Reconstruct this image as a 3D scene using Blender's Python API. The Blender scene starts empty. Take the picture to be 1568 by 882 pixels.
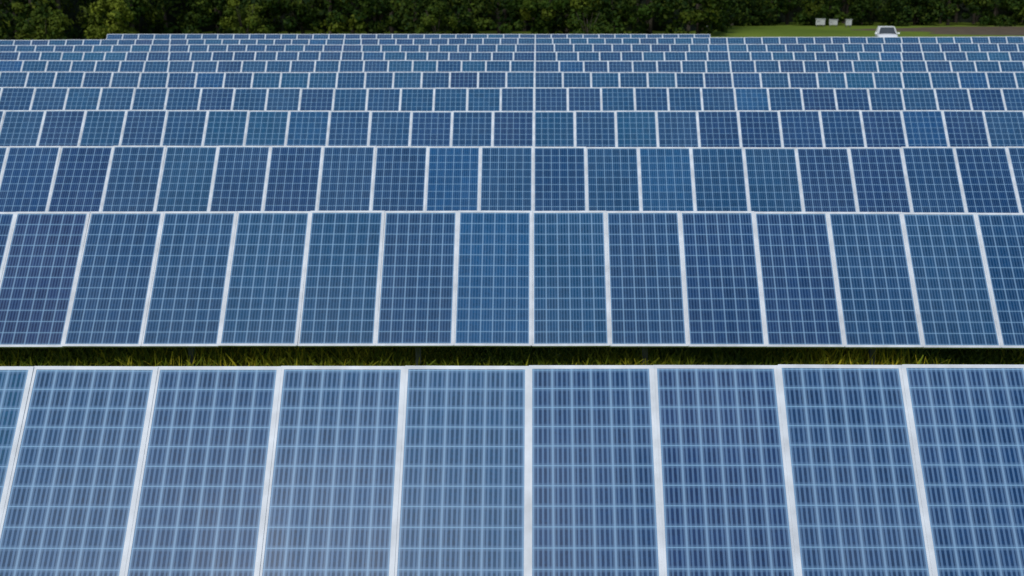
import bpy, bmesh, math, random
import numpy as np
from mathutils import Vector, Matrix

random.seed(7); rng = np.random.default_rng(7)
scene = bpy.context.scene
scene.view_settings.view_transform = 'Standard'
scene.view_settings.look = 'None'
scene.view_settings.exposure = 0

# ---------------------------------------------------------------- helpers
class NT:
    def __init__(self, name):
        self.mat = bpy.data.materials.new(name); self.mat.use_nodes = True
        self.t = self.mat.node_tree; self.bsdf = self.t.nodes['Principled BSDF']
    def n(self, typ, **kw):
        nd = self.t.nodes.new(typ)
        for k, v in kw.items(): setattr(nd, k, v)
        return nd
    def link(self, a, b): self.t.links.new(a, b)
    def val(self, sock, v):
        if hasattr(v, 'links') or isinstance(v, bpy.types.NodeSocket): self.link(v, sock)
        else: sock.default_value = v
    def math(self, op, a, b=0.0, c=None, clamp=False):
        nd = self.n('ShaderNodeMath', operation=op); nd.use_clamp = clamp
        self.val(nd.inputs[0], a); self.val(nd.inputs[1], b)
        if c is not None: self.val(nd.inputs[2], c)
        return nd.outputs[0]
    def mix(self, f, a, b, blend='MIX'):
        nd = self.n('ShaderNodeMix', data_type='RGBA', blend_type=blend)
        self.val(nd.inputs[0], f); self.val(nd.inputs[6], a); self.val(nd.inputs[7], b)
        return nd.outputs[2]
    def noise(self, vec, scale, detail=3, rough=0.5):
        nd = self.n('ShaderNodeTexNoise'); nd.inputs['Scale'].default_value = scale
        nd.inputs['Detail'].default_value = detail; nd.inputs['Roughness'].default_value = rough
        if vec is not None: self.link(vec, nd.inputs['Vector'])
        return nd.outputs['Fac']
    def ramp(self, f, lo, hi):
        nd = self.n('ShaderNodeMapRange'); nd.inputs[1].default_value = lo; nd.inputs[2].default_value = hi
        self.link(f, nd.inputs[0]); return nd.outputs[0]

def C(r, g, b): return (r, g, b, 1.0)

def simple_mat(name, col, rough=0.6, metal=0.0, nscale=8.0, var=0.25):
    m = NT(name); tc = m.n('ShaderNodeTexCoord')
    f = m.noise(tc.outputs['Object'], nscale, 4)
    dark = C(*[c*(1-var) for c in col]); lite = C(*[min(1, c*(1+var*0.6)) for c in col])
    m.link(m.mix(m.ramp(f, 0.3, 0.7), dark, lite), m.bsdf.inputs['Base Color'])
    m.bsdf.inputs['Roughness'].default_value = rough; m.bsdf.inputs['Metallic'].default_value = metal
    return m.mat

def mesh_obj(name, verts, faces, mats, midx=None, uvs=None, cols=None, parent=None, smooth=False):
    me = bpy.data.meshes.new(name)
    me.from_pydata(verts, [], faces)
    for m in mats: me.materials.append(m)
    if midx is not None: me.polygons.foreach_set('material_index', midx)
    if uvs is not None:
        l = me.uv_layers.new(name='UVMap'); l.data.foreach_set('uv', np.asarray(uvs, dtype=np.float32).ravel())
    if cols is not None:
        a = me.color_attributes.new('tint', 'FLOAT_COLOR', 'CORNER')
        a.data.foreach_set('color', np.asarray(cols, dtype=np.float32).ravel())
    if smooth: me.polygons.foreach_set('use_smooth', [True]*len(me.polygons))
    me.update()
    o = bpy.data.objects.new(name, me); scene.collection.objects.link(o)
    if parent: o.parent = parent
    return o

def empty(name, loc=(0, 0, 0)):
    e = bpy.data.objects.new(name, None); e.location = loc; scene.collection.objects.link(e); return e

def add_box(V, F, o, ax, ay, az, x0, x1, y0, y1, z0, z1):
    b = len(V)
    for z in (z0, z1):
        for (x, y) in ((x0, y0), (x1, y0), (x1, y1), (x0, y1)):
            V.append(tuple(o + ax*x + ay*y + az*z))
    F += [(b, b+3, b+2, b+1), (b+4, b+5, b+6, b+7), (b, b+1, b+5, b+4), (b+1, b+2, b+6, b+5), (b+2, b+3, b+7, b+6), (b+3, b, b+4, b+7)]

X, Y, Z = Vector((1, 0, 0)), Vector((0, 1, 0)), Vector((0, 0, 1))

# ---------------------------------------------------------------- camera
FPX = 1600.0; TH = math.radians(16.13); YAW = 0.2
TOP = 1.98; H = TOP + 2.94
cam_d = bpy.data.cameras.new('camera'); cam = bpy.data.objects.new('camera', cam_d)
scene.collection.objects.link(cam); scene.camera = cam
cam_d.sensor_width = 36; cam_d.lens = 36*FPX/1568; cam_d.clip_end = 3000
cam_d.shift_x = -(37-5.6)/1568
cam.location = (0, 0, H)
cam.rotation_euler = (math.radians(90)-TH, 0, math.radians(YAW))
cam_d.dof.use_dof = True; cam_d.dof.focus_distance = 10.0; cam_d.dof.aperture_fstop = 2.2

# ---------------------------------------------------------------- light (hazy, soft daylight)
SE, SA = math.radians(43), math.radians(198)
w = bpy.data.worlds.new('World'); scene.world = w; w.use_nodes = True
nt = w.node_tree; bg = nt.nodes['Background']
sky = nt.nodes.new('ShaderNodeTexSky'); sky.sky_type = 'NISHITA'; sky.sun_disc = False
sky.sun_elevation = SE; sky.sun_rotation = SA; sky.dust_density = 0.7; sky.air_density = 1.2
tc = nt.nodes.new('ShaderNodeTexCoord')
cn = nt.nodes.new('ShaderNodeTexNoise'); cn.inputs['Scale'].default_value = 2.2; cn.inputs['Detail'].default_value = 6
mp = nt.nodes.new('ShaderNodeMapping'); mp.inputs['Location'].default_value = (0.6, 0.2, 0)
nt.links.new(tc.outputs['Generated'], mp.inputs[0]); nt.links.new(mp.outputs[0], cn.inputs['Vector'])
cr = nt.nodes.new('ShaderNodeMapRange'); cr.inputs[1].default_value = 0.5; cr.inputs[2].default_value = 0.75; cr.inputs[4].default_value = 0.3
nt.links.new(cn.outputs['Fac'], cr.inputs[0])
mx = nt.nodes.new('ShaderNodeMix'); mx.data_type = 'RGBA'
nt.links.new(cr.outputs[0], mx.inputs[0]); nt.links.new(sky.outputs[0], mx.inputs[6]); mx.inputs[7].default_value = (6, 6.8, 8, 1)
nt.links.new(mx.outputs[2], bg.inputs[0]); bg.inputs[1].default_value = 0.10
sd = bpy.data.lights.new('sun', 'SUN'); sd.energy = 2.2; sd.angle = math.radians(12); sd.color = (1, 0.97, 0.92)
so = bpy.data.objects.new('sun', sd); scene.collection.objects.link(so)
sv = Vector((math.sin(SA)*math.cos(SE), math.cos(SA)*math.cos(SE), math.sin(SE)))
so.rotation_euler = sv.to_track_quat('Z', 'Y').to_euler(); so.location = sv*60

# ---------------------------------------------------------------- panel material
m = NT('photovoltaic_cells')
uv = m.n('ShaderNodeUVMap'); uv.uv_map = 'UVMap'
sp = m.n('ShaderNodeSeparateXYZ'); m.link(uv.outputs[0], sp.inputs[0])
u, v = sp.outputs[0], sp.outputs[1]
at = m.n('ShaderNodeAttribute'); at.attribute_name = 'tint'
ts = m.n('ShaderNodeSeparateColor'); m.link(at.outputs['Color'], ts.inputs[0])
geo = m.n('ShaderNodeNewGeometry'); pos = geo.outputs['Position']
fu = m.math('FRACT', u); fv = m.math('FRACT', v)
def edge(f, wd, soft):    # 1 near integer
    d = m.math('SUBTRACT', 0.5, m.math('ABSOLUTE', m.math('SUBTRACT', f, 0.5)))
    nd = m.n('ShaderNodeMapRange'); nd.inputs[1].default_value = wd+soft; nd.inputs[2].default_value = wd
    m.link(d, nd.inputs[0]); return nd.outputs[0]
gap_u = edge(fu, 0.035, 0.03); gap_v = edge(fv, 0.014, 0.016)
soft_v = edge(fv, 0.08, 0.09); soft_u = edge(fu, 0.10, 0.07)
bus = edge(m.math('FRACT', m.math('MULTIPLY', fu, 4.0)), 0.17, 0.10)
cell = m.n('ShaderNodeCombineXYZ')
m.link(m.math('FLOOR', u), cell.inputs[0]); m.link(m.math('FLOOR', v), cell.inputs[1]); m.link(m.math('MULTIPLY', ts.outputs[0], 91.0), cell.inputs[2])
wn = m.n('ShaderNodeTexWhiteNoise'); wn.noise_dimensions = '3D'; m.link(cell.outputs[0], wn.inputs['Vector'])
vor = m.n('ShaderNodeTexVoronoi'); vor.inputs['Scale'].default_value = 45; m.link(pos, vor.inputs['Vector'])
vs = m.n('ShaderNodeSeparateColor'); m.link(vor.outputs['Color'], vs.inputs[0])
base = m.mix(ts.outputs[0], C(0.0003, 0.034, 0.122), C(0.0003, 0.074, 0.165))
base = m.mix(m.math('MULTIPLY', ts.outputs[1], 0.5), base, C(0.022, 0.028, 0.095))
base = m.mix(m.math('MULTIPLY', ts.outputs[2], 0.35), base, C(0.0003, 0.10, 0.30))
lum = m.math('ADD', m.math('MULTIPLY', wn.outputs['Value'], 0.24), m.math('MULTIPLY', vs.outputs[0], 0.26))
lum = m.math('ADD', lum, 0.66)
vm = m.n('ShaderNodeVectorMath', operation='SCALE'); m.link(base, vm.inputs[0]); m.link(lum, vm.inputs['Scale'])
wob = m.ramp(m.noise(pos, 0.9, 3), 0.35, 0.65)
dirt = m.math('SUBTRACT', 1.0, at.outputs['Alpha'])        # sun glow painted as grey paleness on near rows, plus slight random soiling
busf = m.math('MULTIPLY', bus, m.math('ADD', m.math('ADD', 0.17, m.math('MULTIPLY', wob, 0.14)), m.math('MULTIPLY', dirt, 2.6)))
col = m.mix(busf, vm.outputs[0], C(0.13, 0.25, 0.44))
col = m.mix(m.math('MULTIPLY', soft_v, m.math('ADD', 0.10, m.math('MULTIPLY', dirt, 2.2))), col, C(0.13, 0.25, 0.42))
col = m.mix(m.math('MULTIPLY', soft_u, m.math('ADD', 0.08, m.math('MULTIPLY', dirt, 2.6))), col, C(0.16, 0.27, 0.43))
col = m.mix(m.math('MULTIPLY', gap_u, 0.48), col, C(0.26, 0.44, 0.64))
col = m.mix(m.math('MULTIPLY', gap_v, 0.66), col, C(0.27, 0.48, 0.68))
dn = m.n('ShaderNodeMapping'); dn.inputs['Scale'].default_value = (6, 0.8, 0.8); m.link(pos, dn.inputs[0])
dust = m.ramp(m.noise(dn.outputs[0], 1.0, 5, 0.6), 0.35, 0.8)
low = m.ramp(v, 1.2, 0.0)
df = m.math('ADD', m.math('MULTIPLY', dust, 0.03), m.math('MULTIPLY', low, 0.02))
df = m.math('ADD', df, m.math('MULTIPLY', dirt, m.math('MULTIPLY', wob, 0.55)))
col = m.mix(df, col, C(0.22, 0.28, 0.40))
m.link(col, m.bsdf.inputs['Base Color'])
m.link(m.math('ADD', 0.33, m.math('MULTIPLY', dust, 0.10)), m.bsdf.inputs['Roughness'])
m.bsdf.inputs['IOR'].default_value = 1.5; m.bsdf.inputs['Specular IOR Level'].default_value = 0.14
bp = m.n('ShaderNodeBump'); bp.inputs['Strength'].default_value = 0.05; bp.inputs['Distance'].default_value = 0.02
m.link(m.noise(pos, 3.0, 2), bp.inputs['Height']); m.link(bp.outputs[0], m.bsdf.inputs['Normal'])
MAT_CELL = m.mat

MAT_FRAME = simple_mat('anodised_frame', (0.62, 0.66, 0.71), 0.5, 0.0, 5.0, 0.18)
MAT_BACK = simple_mat('white_backsheet', (0.55, 0.56, 0.57), 0.6)
MAT_STEEL = simple_mat('galvanised_steel', (0.10, 0.11, 0.10), 0.5, 0.4, 12)

# ---------------------------------------------------------------- panel rows
BETA = math.radians(49.3); L = 1.961; PW = 1.0; X0 = -0.058
sl = Vector((0, math.cos(BETA), math.sin(BETA))); nrm = Vector((0, -math.sin(BETA), math.cos(BETA)))
def row_d(k): return ((8.42+5.74*k) - 2.94*math.sin(TH))/math.cos(TH)

def build_row(k):
    n0, n1 = -46, 46
    if k <= 1: n0, n1 = -30, 30
    if k == 10: n0, n1 = -27, 11
    d = row_d(k)
    e = empty('solar_panel_row')
    V, F, UV, CO = [], [], [], []
    FV, FF, BV, BF, SV, SF = [], [], [], [], [], []
    def dz(x):
        t = 0.012*math.sin(x*0.35+k*1.7)
        if k >= 8: t += (k-7)*0.028 + 0.0022*(k-7)*x*0.8
        if k == 10: t = 0.02
        return t
    r_s, g_s = random.random(), random.random()**2
    for n in range(n0, n1):
        xc = X0 + (n+0.5)*PW
        jz = dz(xc) + random.uniform(-0.002, 0.002); jn = random.uniform(-0.001, 0.001)
        rot = Matrix.Rotation(random.gauss(0, 0.004), 3, 'X') @ Matrix.Rotation(random.gauss(0, 0.002), 3, 'Y')
        ax = rot @ X; ay = rot @ sl; az = rot @ nrm
        o = Vector((xc, d, TOP+jz)) - sl*L/2 + nrm*jn
        hx, hy = PW/2-0.003, L/2
        fw, ft = 0.027, 0.030
        b = len(V)
        for (a, c) in ((-hx+fw-.002, -hy+ft-.002), (hx-fw+.002, -hy+ft-.002), (hx-fw+.002, hy-ft+.002), (-hx+fw-.002, hy-ft+.002)):
            V.append(tuple(o+ax*a+ay*c+az*-0.004))
        F.append((b, b+1, b+2, b+3))
        UV += [(-.05, -.07), (6.05, -.07), (6.05, 12.07), (-.05, 12.07)]
        r_s += (random.random()-r_s)*0.6; g_s += (random.random()**2.0-g_s)*0.5
        r, g = min(1, max(0, (r_s-.5)*1.4+.55)), g_s
        if random.random() < 0.08: g = random.random()
        bl = random.random(); bl = (bl-0.90)/0.10 if bl > 0.90 else 0.0
        glow_dirtv = {0: 0.13, -1: 0.13, 1: 0.02}.get(k, 0.0)+random.uniform(0, .015)  # row values paint glow into the nearest panels; random part is soiling
        CO += [(r, g, bl, 1-glow_dirtv)]*4
        add_box(FV, FF, o, ax, ay, az, -hx, -hx+fw, -hy, hy, -0.04, 0)
        add_box(FV, FF, o, ax, ay, az, hx-fw, hx, -hy, hy, -0.04, 0)
        add_box(FV, FF, o, ax, ay, az, -hx+fw, hx-fw, -hy, -hy+ft, -0.04, 0)
        add_box(FV, FF, o, ax, ay, az, -hx+fw, hx-fw, hy-ft, hy, -0.04, 0)
        bb = len(BV)
        for (a, c) in ((-hx+.02, -hy+.02), (hx-.02, -hy+.02), (hx-.02, hy-.02), (-hx+.02, hy-.02)):
            BV.append(tuple(o+ax*a+ay*c+az*-0.012))
        BF.append((bb+3, bb+2, bb+1, bb))
        add_box(BV, BF, o, ax, ay, az, -0.06, 0.06, hy-0.3, hy-0.2, -0.035, -0.013)
        if n < n1-1:
            add_box(FV, FF, o, ax, ay, az, hx-0.007, hx+0.013, -hy+.003, hy-.003, 0.0025, 0.006)
    for n in range(n0, n1, 3):
        xs, xe = X0+n*PW, X0+min(n+3, n1)*PW
        o = Vector((0, d, TOP+min(dz(xs), dz(xe))-0.01)) - sl*L/2
        for c in (-0.55*L/2, 0.55*L/2):
            add_box(SV, SF, o, X, sl, nrm, xs+.01, xe-.01, c-0.03, c+0.03, -0.11, -0.052)
        xm = (xs+xe)/2
        add_box(SV, SF, o, X, sl, nrm, xm-.03, xm+.03, -L*0.42, L*0.42, -0.2, -0.112)
        add_box(SV, SF, Vector((xm, d-0.28, 0)), X, Y, Z, -.035, .035, -.04, .04, -0.3, TOP-0.53)
        add_box(SV, SF, Vector((xm, d-0.85, 0)), X, Y, Z, -.035, .035, -.04, .04, -0.3, TOP-1.19)
        p = Vector((xm, d-0.82, 0.45)); q = Vector((xm, d-0.28, 1.15)); ay2 = (q-p).normalized(); az2 = X.cross(ay2)
        add_box(SV, SF, p, X, ay2, az2, .037, .06, 0, (q-p).length, -.02, .02)
    mesh_obj('cells', V, F, [MAT_CELL], uvs=UV, cols=CO, parent=e)
    mesh_obj('frames', FV, FF, [MAT_FRAME], parent=e)
    mesh_obj('backsheets', BV, BF, [MAT_BACK], parent=e)
    mesh_obj('rack', SV, SF, [MAT_STEEL], parent=e)

for k in range(-1, 11): build_row(k)

# ---------------------------------------------------------------- ground
g = NT('grass_ground'); geo = g.n('ShaderNodeNewGeometry'); P = geo.outputs['Position']
big = g.ramp(g.noise(P, 0.05, 4), 0.35, 0.65); mid = g.ramp(g.noise(P, 0.7, 5), 0.3, 0.7); fine = g.ramp(g.noise(P, 14, 4), 0.3, 0.7)
c = g.mix(big, C(0.10, 0.17, 0.018), C(0.19, 0.27, 0.03)); c = g.mix(g.math('MULTIPLY', mid, 0.4), c, C(0.05, 0.09, 0.01))
c = g.mix(g.math('MULTIPLY', fine, 0.3), c, C(0.20, 0.21, 0.04)); g.link(c, g.bsdf.inputs['Base Color'])
g.bsdf.inputs['Roughness'].default_value = 0.95; g.bsdf.inputs['Specular IOR Level'].default_value = 0.1
bp = g.n('ShaderNodeBump'); bp.inputs['Strength'].default_value = 0.6; g.link(fine, bp.inputs['Height']); g.link(bp.outputs[0], g.bsdf.inputs['Normal'])
S = 1500
mesh_obj('ground', [(-S, -S, 0), (S, -S, 0), (S, S, 0), (-S, S, 0)], [(0, 1, 2, 3)], [g.mat])

pts = []
for i in range(80):
    a = 2*math.pi*i/80
    r = 1+0.10*math.sin(3*a+1)+0.06*math.sin(7*a)+random.uniform(-.02, .02)
    pts.append((72+35*math.cos(a)*r, 122+13*math.sin(a)*r, 0.004))
mesh_obj('bare_soil', pts, [tuple(range(80))], [simple_mat('soil', (0.11, 0.075, 0.038), 0.95, 0, 0.8, 0.45)])

# ---------------------------------------------------------------- leaf / blade materials
def leaf_mat(name, c1, c2, c3):
    l = NT(name); a = l.n('ShaderNodeAttribute'); a.attribute_name = 'tint'
    s = l.n('ShaderNodeSeparateColor'); l.link(a.outputs['Color'], s.inputs[0])
    c = l.mix(s.outputs[0], C(*c1), C(*c2)); c = l.mix(s.outputs[1], c, C(*c3))
    l.link(c, l.bsdf.inputs['Base Color']); l.bsdf.inputs['Roughness'].default_value = 0.7
    l.bsdf.inputs['Specular IOR Level'].default_value = 0.1
    return l.mat
MAT_LEAF = leaf_mat('leaves', (0.005, 0.017, 0.002), (0.026, 0.055, 0.006), (0.14, 0.17, 0.015))
MAT_BLADE = leaf_mat('grass_blades', (0.05, 0.09, 0.008), (0.14, 0.19, 0.014), (0.50, 0.42, 0.03))
MAT_BARK = simple_mat('bark', (0.05, 0.04, 0.028), 0.9, 0, 3, 0.5)

def quads_obj(name, verts, mats, tint, extra=None):
    N = len(verts); me = bpy.data.meshes.new(name)
    vs = verts.reshape(-1, 3); fs = np.arange(N*4).reshape(N, 4)
    eV = np.zeros((0, 3)); eF = np.zeros((0, 4), int)
    if extra: eV = np.array([tuple(q) for q in extra[0]]); eF = np.array(extra[1])+N*4
    allv = np.vstack([vs, eV]); allf = np.vstack([fs, eF]); NF = len(allf)
    me.vertices.add(len(allv)); me.vertices.foreach_set('co', allv.astype(np.float32).ravel())
    me.loops.add(NF*4); me.loops.foreach_set('vertex_index', allf.astype(np.int32).ravel())
    me.polygons.add(NF); me.polygons.foreach_set('loop_start', np.arange(0, NF*4, 4, dtype=np.int32))
    me.polygons.foreach_set('loop_total', np.full(NF, 4, dtype=np.int32))
    for mm in mats: me.materials.append(mm)
    mi = np.zeros(NF, dtype=np.int32)
    if extra: mi[N:] = extra[2]
    me.polygons.foreach_set('material_index', mi)
    me.update(calc_edges=True)
    a = me.color_attributes.new('tint', 'FLOAT_COLOR', 'CORNER')
    cc = np.ones((NF*4, 4), dtype=np.float32); cc[:N*4, :3] = np.repeat(tint, 4, axis=0)
    a.data.foreach_set('color', cc.ravel())
    me.validate()
    o = bpy.data.objects.new(name, me); scene.collection.objects.link(o); return o

def leaves(centres, radii, counts, size, tints, sq=0.8):
    out, tt = [], []
    for cc, r, n, t in zip(centres, radii, counts, tints):
        dr = rng.normal(size=(n, 3)); dr /= np.linalg.norm(dr, axis=1)[:, None]
        rr = r*rng.uniform(0.35, 1.0, n)**0.6
        p = cc + dr*rr[:, None]*np.array([1, 1, sq])
        p[:, 2] = np.maximum(p[:, 2], 0.05)
        a = rng.normal(size=(n, 3))
        nn = dr + rng.normal(size=(n, 3))*0.6; b = np.cross(nn, a); b /= np.linalg.norm(b, axis=1)[:, None]; a = np.cross(b, nn); a /= np.linalg.norm(a, axis=1)[:, None]
        s = size*rng.uniform(0.55, 1.3, n)[:, None]
        q = np.stack([p-a*s*0.6, p-b*s*0.38, p+a*s*0.7, p+b*s*0.38], axis=1)
        out.append(q)
        tv = np.empty((n, 3)); tv[:, 0] = np.clip(t[0]+rng.normal(0, .25, n), 0, 1); tv[:, 1] = np.clip(t[1]+rng.normal(0, .1, n), 0, 1); tv[:, 2] = 0
        tt.append(tv)
    return np.concatenate(out), np.concatenate(tt)

# ---------------------------------------------------------------- forest edge behind the field
def edge_y(x):
    if x < -44: return 84
    if x < -36: return 84+(x+44)/8*24
    if x < 18: return 108
    if x < 26: return 108+(x-18)/8*30
    return 138
cen, rad, cnt, tin = [], [], [], []
TV, TF = [], []
def limb(p, q, r0, r1, sides=6):
    p, q = Vector(p), Vector(q); dd = (q-p).normalized(); a = dd.orthogonal().normalized(); b2 = dd.cross(a); b = len(TV)
    for (c0, r) in ((p, r0), (q, r1)):
        for i in range(sides):
            an = 2*math.pi*i/sides; TV.append(c0+a*math.cos(an)*r+b2*math.sin(an)*r)
    for i in range(sides):
        j = (i+1) % sides; TF.append((b+i, b+j, b+sides+j, b+sides+i))
def patchy(x): return 0.5+0.5*math.sin(x*0.23+1.2*math.sin(x*0.11+2))
x = -105.0
while x < 112:
    for layer in range(3):
        tx = x+random.uniform(-1.5, 1.5); ty = edge_y(tx)+3+layer*5+random.uniform(-1.5, 1.5)
        ht = random.uniform(11, 16); t0 = random.uniform(0.0, 0.7); lean = random.uniform(-.6, .6)
        limb((tx, ty, -0.2), (tx+lean*.5, ty, ht*.45), .24, .17); limb((tx+lean*.5, ty, ht*.45), (tx+lean, ty, ht*.9), .17, .05)
        for _ in range(5):
            hz = random.uniform(.2, .7)*ht; an = random.uniform(0, 6.28); ln = random.uniform(1.8, 3.2)
            limb((tx+lean*hz/ht, ty, hz), (tx+math.cos(an)*ln, ty+math.sin(an)*ln, hz+1.2), .09, .03, 5)
        for _ in range(16 if layer == 0 else 11):
            hz = random.uniform(0.16, 1.0)*ht; wr = 2.9*math.sin(math.pi*min(1, max(0.25, hz/ht))**0.9)+0.5
            an = random.uniform(0, 6.28); rr = wr*math.sqrt(random.random())
            cen.append(np.array([tx+math.cos(an)*rr, ty+math.sin(an)*rr, hz])); rad.append(random.uniform(.8, 1.6))
            cnt.append(95 if hz < 6 else 55); tin.append((min(1, max(0, t0+random.gauss(0, .2))), max(0, random.gauss(0, .12))))
    x += 4.2
for _ in range(720):
    sx = random.uniform(-105, 112); sy = edge_y(sx)+random.uniform(-1.5, 3.5); hz = random.uniform(.3, 3.8)
    pp = patchy(sx); yel = max(0, random.gauss(0.0, .07+.28*pp*pp))
    if sx > 20: yel *= .5
    cen.append(np.array([sx, sy, hz])); rad.append(random.uniform(.4, 1.5)); cnt.append(120); tin.append((random.uniform(0, .25+.75*pp), min(.8, yel)))
q, t = leaves(cen, rad, cnt, 0.36, tin)
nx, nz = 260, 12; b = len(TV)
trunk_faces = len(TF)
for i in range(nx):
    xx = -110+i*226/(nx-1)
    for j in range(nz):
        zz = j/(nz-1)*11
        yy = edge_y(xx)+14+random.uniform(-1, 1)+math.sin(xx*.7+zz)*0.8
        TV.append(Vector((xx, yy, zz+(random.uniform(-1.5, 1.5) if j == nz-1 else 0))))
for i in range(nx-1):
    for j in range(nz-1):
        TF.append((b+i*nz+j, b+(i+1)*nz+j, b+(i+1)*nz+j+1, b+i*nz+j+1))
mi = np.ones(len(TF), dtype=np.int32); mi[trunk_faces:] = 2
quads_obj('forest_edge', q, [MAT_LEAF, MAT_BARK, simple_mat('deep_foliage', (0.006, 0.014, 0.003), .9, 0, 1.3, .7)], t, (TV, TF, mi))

def bush(cx, cy, h, wdt, yel, n=16):
    global TV, TF
    TV, TF = [], []
    cen, rad, cnt, tin = [], [], [], []
    for _ in range(5):
        an = random.uniform(0, 6.28); limb((cx, cy, -.1), (cx+math.cos(an)*wdt*.6, cy+math.sin(an)*wdt*.6, h*.75), .07, .02, 5)
    for _ in range(n):
        an = random.uniform(0, 6.28); r = wdt*math.sqrt(random.random()); hz = h*random.uniform(.12, 1)*(1-.35*r/wdt)
        cen.append(np.array([cx+math.cos(an)*r, cy+math.sin(an)*r, hz])); rad.append(random.uniform(.4, .8)); cnt.append(150)
        tin.append((random.uniform(.3, 1), yel*random.uniform(.2, 1)))
    qq, t2 = leaves(cen, rad, cnt, 0.24, tin)
    quads_obj('bush', qq, [MAT_LEAF, MAT_BARK], t2, (TV, TF, np.ones(len(TF), dtype=np.int32)))
bush(-34.5, 87, 4.4, 1.7, .95, 26)
bush(-38.5, 84, 3.2, 1.9, .4, 24)
bush(-43.0, 82, 3.6, 2.1, .3, 24)
bush(-27.5, 101, 4.2, 2.0, .6, 22)
bush(-9.5, 103, 3.6, 1.8, .3, 20)
bush(5.0, 104, 3.3, 2.0, .15, 20)

# ---------------------------------------------------------------- grass blades between the rows
N = 150000
gx = rng.uniform(-24, 24, N)
gy = rng.uniform(3.0, 27.0, N)
foc = rng.random(N) < 0.65; gy[foc] = rng.uniform(12.9, 15.6, foc.sum()); gx[foc] = rng.uniform(-15, 15, foc.sum())
patch = np.clip(0.5+0.55*np.sin(gx*1.15+np.sin(gy*1.3+gx*.4)*2)*np.cos(gx*0.47+1.1)+rng.normal(0, .10, N), 0, 1)
hh = rng.uniform(0.05, 0.24, N)*(0.6+1.0*patch)
an = rng.uniform(0, 2*np.pi, N); wd = rng.uniform(.006, .02, N)*1.2
dx, dy = np.cos(an)*wd, np.sin(an)*wd; lx, ly = rng.normal(0, .12, N), rng.normal(0, .12, N)
q = np.stack([np.stack([gx-dx, gy-dy, 0*gx], 1), np.stack([gx+dx, gy+dy, 0*gx], 1), np.stack([gx+lx+dx*.3, gy+ly+dy*.3, hh], 1), np.stack([gx+lx-dx*.3, gy+ly-dy*.3, hh], 1)], 1)
t = np.stack([np.clip(patch+rng.normal(0, .25, N), 0, 1), np.clip(rng.random(N)**1.6*patch**1.5*1.5, 0, 1), 0*gx], 1)
quads_obj('grass', q, [MAT_BLADE], t)

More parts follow.
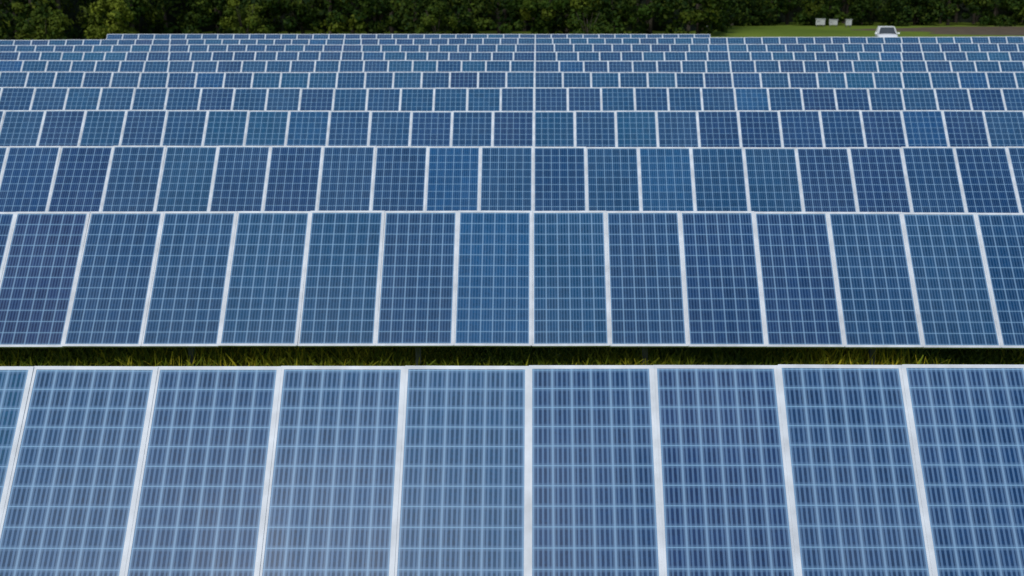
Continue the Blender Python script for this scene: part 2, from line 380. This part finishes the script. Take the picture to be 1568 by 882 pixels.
# ---------------------------------------------------------------- white car at the edge of the field
def build_car(loc, rotz):
    e = empty('parked_car', loc); e.rotation_euler = (0, 0, rotz)
    paint = simple_mat('white_paint', (0.85, 0.86, 0.87), .3, 0, 2, .04)
    glass = simple_mat('car_glass', (0.06, 0.07, 0.08), .08, 0, 2, .1)
    rub = simple_mat('tyre', (0.02, 0.02, 0.02), .8); hub = simple_mat('hub', (.5, .5, .5), .35, .8)
    lampm = simple_mat('headlamp', (.75, .78, .8), .15); tl = simple_mat('tail_lamp', (.4, .02, .02), .3)
    st = [(-2.15, .55, .75, .62, .62), (-2.05, .78, .86, .95, .70), (-1.35, .86, .96, 1.02, .80), (-.3, .88, .97, .98, .84), (.8, .88, .97, .97, .84), (1.35, .87, .95, .93, .80), (2.0, .80, .85, .80, .70), (2.15, .6, .70, .62, .60)]
    V, F = [], []
    for (sx, hw, belt, hood, tw) in st:
        for (yy, zz) in ((-hw*.9, .28), (-hw, .45), (-hw*.99, belt*.8), (-tw, hood), (tw, hood), (hw*.99, belt*.8), (hw, .45), (hw*.9, .28)):
            V.append((sx, yy, zz))
    for i in range(len(st)-1):
        for j in range(8):
            k = (j+1) % 8; F.append((i*8+j, (i+1)*8+j, (i+1)*8+k, i*8+k))
    F.append(tuple(range(8))); F.append(tuple(reversed(range((len(st)-1)*8, len(st)*8))))
    o = mesh_obj('body', V, F, [paint], parent=e, smooth=True); o.modifiers.new('s', 'SUBSURF').levels = 1; o.modifiers['s'].render_levels = 2
    V = [(-1.85, -.72, .97), (.98, -.76, .95), (.98, .76, .95), (-1.85, .72, .97), (-1.35, -.58, 1.45), (.15, -.60, 1.47), (.15, .60, 1.47), (-1.35, .58, 1.45)]
    F = [(4, 5, 6, 7), (0, 1, 5, 4), (1, 2, 6, 5), (2, 3, 7, 6), (3, 0, 4, 7), (0, 3, 2, 1)]
    o = mesh_obj('windows', V, F, [glass], parent=e)
    V, F = [], []
    add_box(V, F, Vector((0, 0, 0)), X, Y, Z, -1.42, .20, -.60, .60, 1.452, 1.50)
    o = mesh_obj('roof', V, F, [paint], parent=e); bv = o.modifiers.new('b', 'BEVEL'); bv.width = .022; bv.segments = 3
    V, F = [], []
    def bar(p, q, wd=.035):
        p, q = Vector(p), Vector(q); ay = (q-p).normalized(); ax = ay.orthogonal().normalized(); az = ax.cross(ay)
        add_box(V, F, p, ax, ay, az, -wd, wd, 0, (q-p).length, -wd, wd)
    for s in (-1, 1):
        bar((-1.83, s*.72, .97), (-1.36, s*.59, 1.46), .05); bar((.97, s*.76, .95), (.15, s*.60, 1.46)); bar((-.45, s*.755, .96), (-.5, s*.60, 1.46))
        add_box(V, F, Vector((.75, s*.93, .98)), X, Y, Z, -.06, .06, -.09, .09, -.06, .07)
    mesh_obj('pillars_and_mirrors', V, F, [paint], parent=e)
    for i, (wx, wy) in enumerate(((-1.3, -.78), (-1.3, .78), (1.35, -.78), (1.35, .78))):
        for nm, r, dp, mt in (('tyre', .32, .22, rub), ('hub', .19, .235, hub)):
            bm = bmesh.new(); bmesh.ops.create_cone(bm, cap_ends=True, segments=28, radius1=r, radius2=r, depth=dp)
            me = bpy.data.meshes.new(nm); bm.to_mesh(me); bm.free(); me.materials.append(mt)
            w_ = bpy.data.objects.new('%s_%d' % (nm, i+1), me); scene.collection.objects.link(w_); w_.parent = e
            w_.location = (wx, wy, .32); w_.rotation_euler = (math.pi/2, 0, 0)
    for s in (-1, 1):
        V, F = [], []; add_box(V, F, Vector((2.08, s*.58, .63)), X, Y, Z, -.06, .06, -.14, .14, -.06, .06)
        mesh_obj('headlamp', V, F, [lampm], parent=e)
        V, F = [], []; add_box(V, F, Vector((-2.07, s*.62, .75)), X, Y, Z, -.05, .05, -.1, .1, -.08, .08)
        mesh_obj('tail_lamp', V, F, [tl], parent=e)
build_car((30.6, 94.0, 0), math.radians(-103))

# ---------------------------------------------------------------- small pale cabinets in the field
cab_paint = simple_mat('cabinet_paint', (0.42, 0.44, 0.44), .6, 0, 3, .2)
cab_dark = simple_mat('cabinet_vent', (0.10, 0.10, 0.11), .6)
def cabinet(x, y, wx, wh, rz):
    e = empty('electrical_cabinet', (x, y, 0)); e.rotation_euler = (0, 0, rz)
    V, F = [], []; O = Vector((0, 0, 0))
    add_box(V, F, O, X, Y, Z, -wx/2, wx/2, -.3, .3, .25, wh)
    o = mesh_obj('housing', V, F, [cab_paint], parent=e); b_ = o.modifiers.new('b', 'BEVEL'); b_.width = .02
    V, F = [], []; add_box(V, F, O, X, Y, Z, -wx/2-.06, wx/2+.06, -.37, .37, wh+.003, wh+.06)
    mesh_obj('roof', V, F, [cab_paint], parent=e)
    V, F = [], []
    for sx in (-1, 1):
        for sy in (-1, 1): add_box(V, F, O, X, Y, Z, sx*(wx/2-.1)-.03, sx*(wx/2-.1)+.03, sy*.22-.03, sy*.22+.03, -.1, .249)
    add_box(V, F, O, X, Y, Z, -.008, .008, -.306, -.301, .3, wh-.05)
    for i in range(4): add_box(V, F, O, X, Y, Z, -wx/2+.12, -.1, -.308, -.301, wh-.2-.06*i, wh-.17-.06*i)
    mesh_obj('legs_and_vents', V, F, [cab_dark], parent=e)
for (px, wx, wh, yy) in ((1257, 1.1, .95, 134), (1277, 1.0, .85, 134), (1300, .7, .9, 133), (1077, 1.0, .6, 124)):
    cabinet((px-821)/1600*(yy+0.8)*0.9608, yy, wx, wh, random.uniform(-.3, .3))
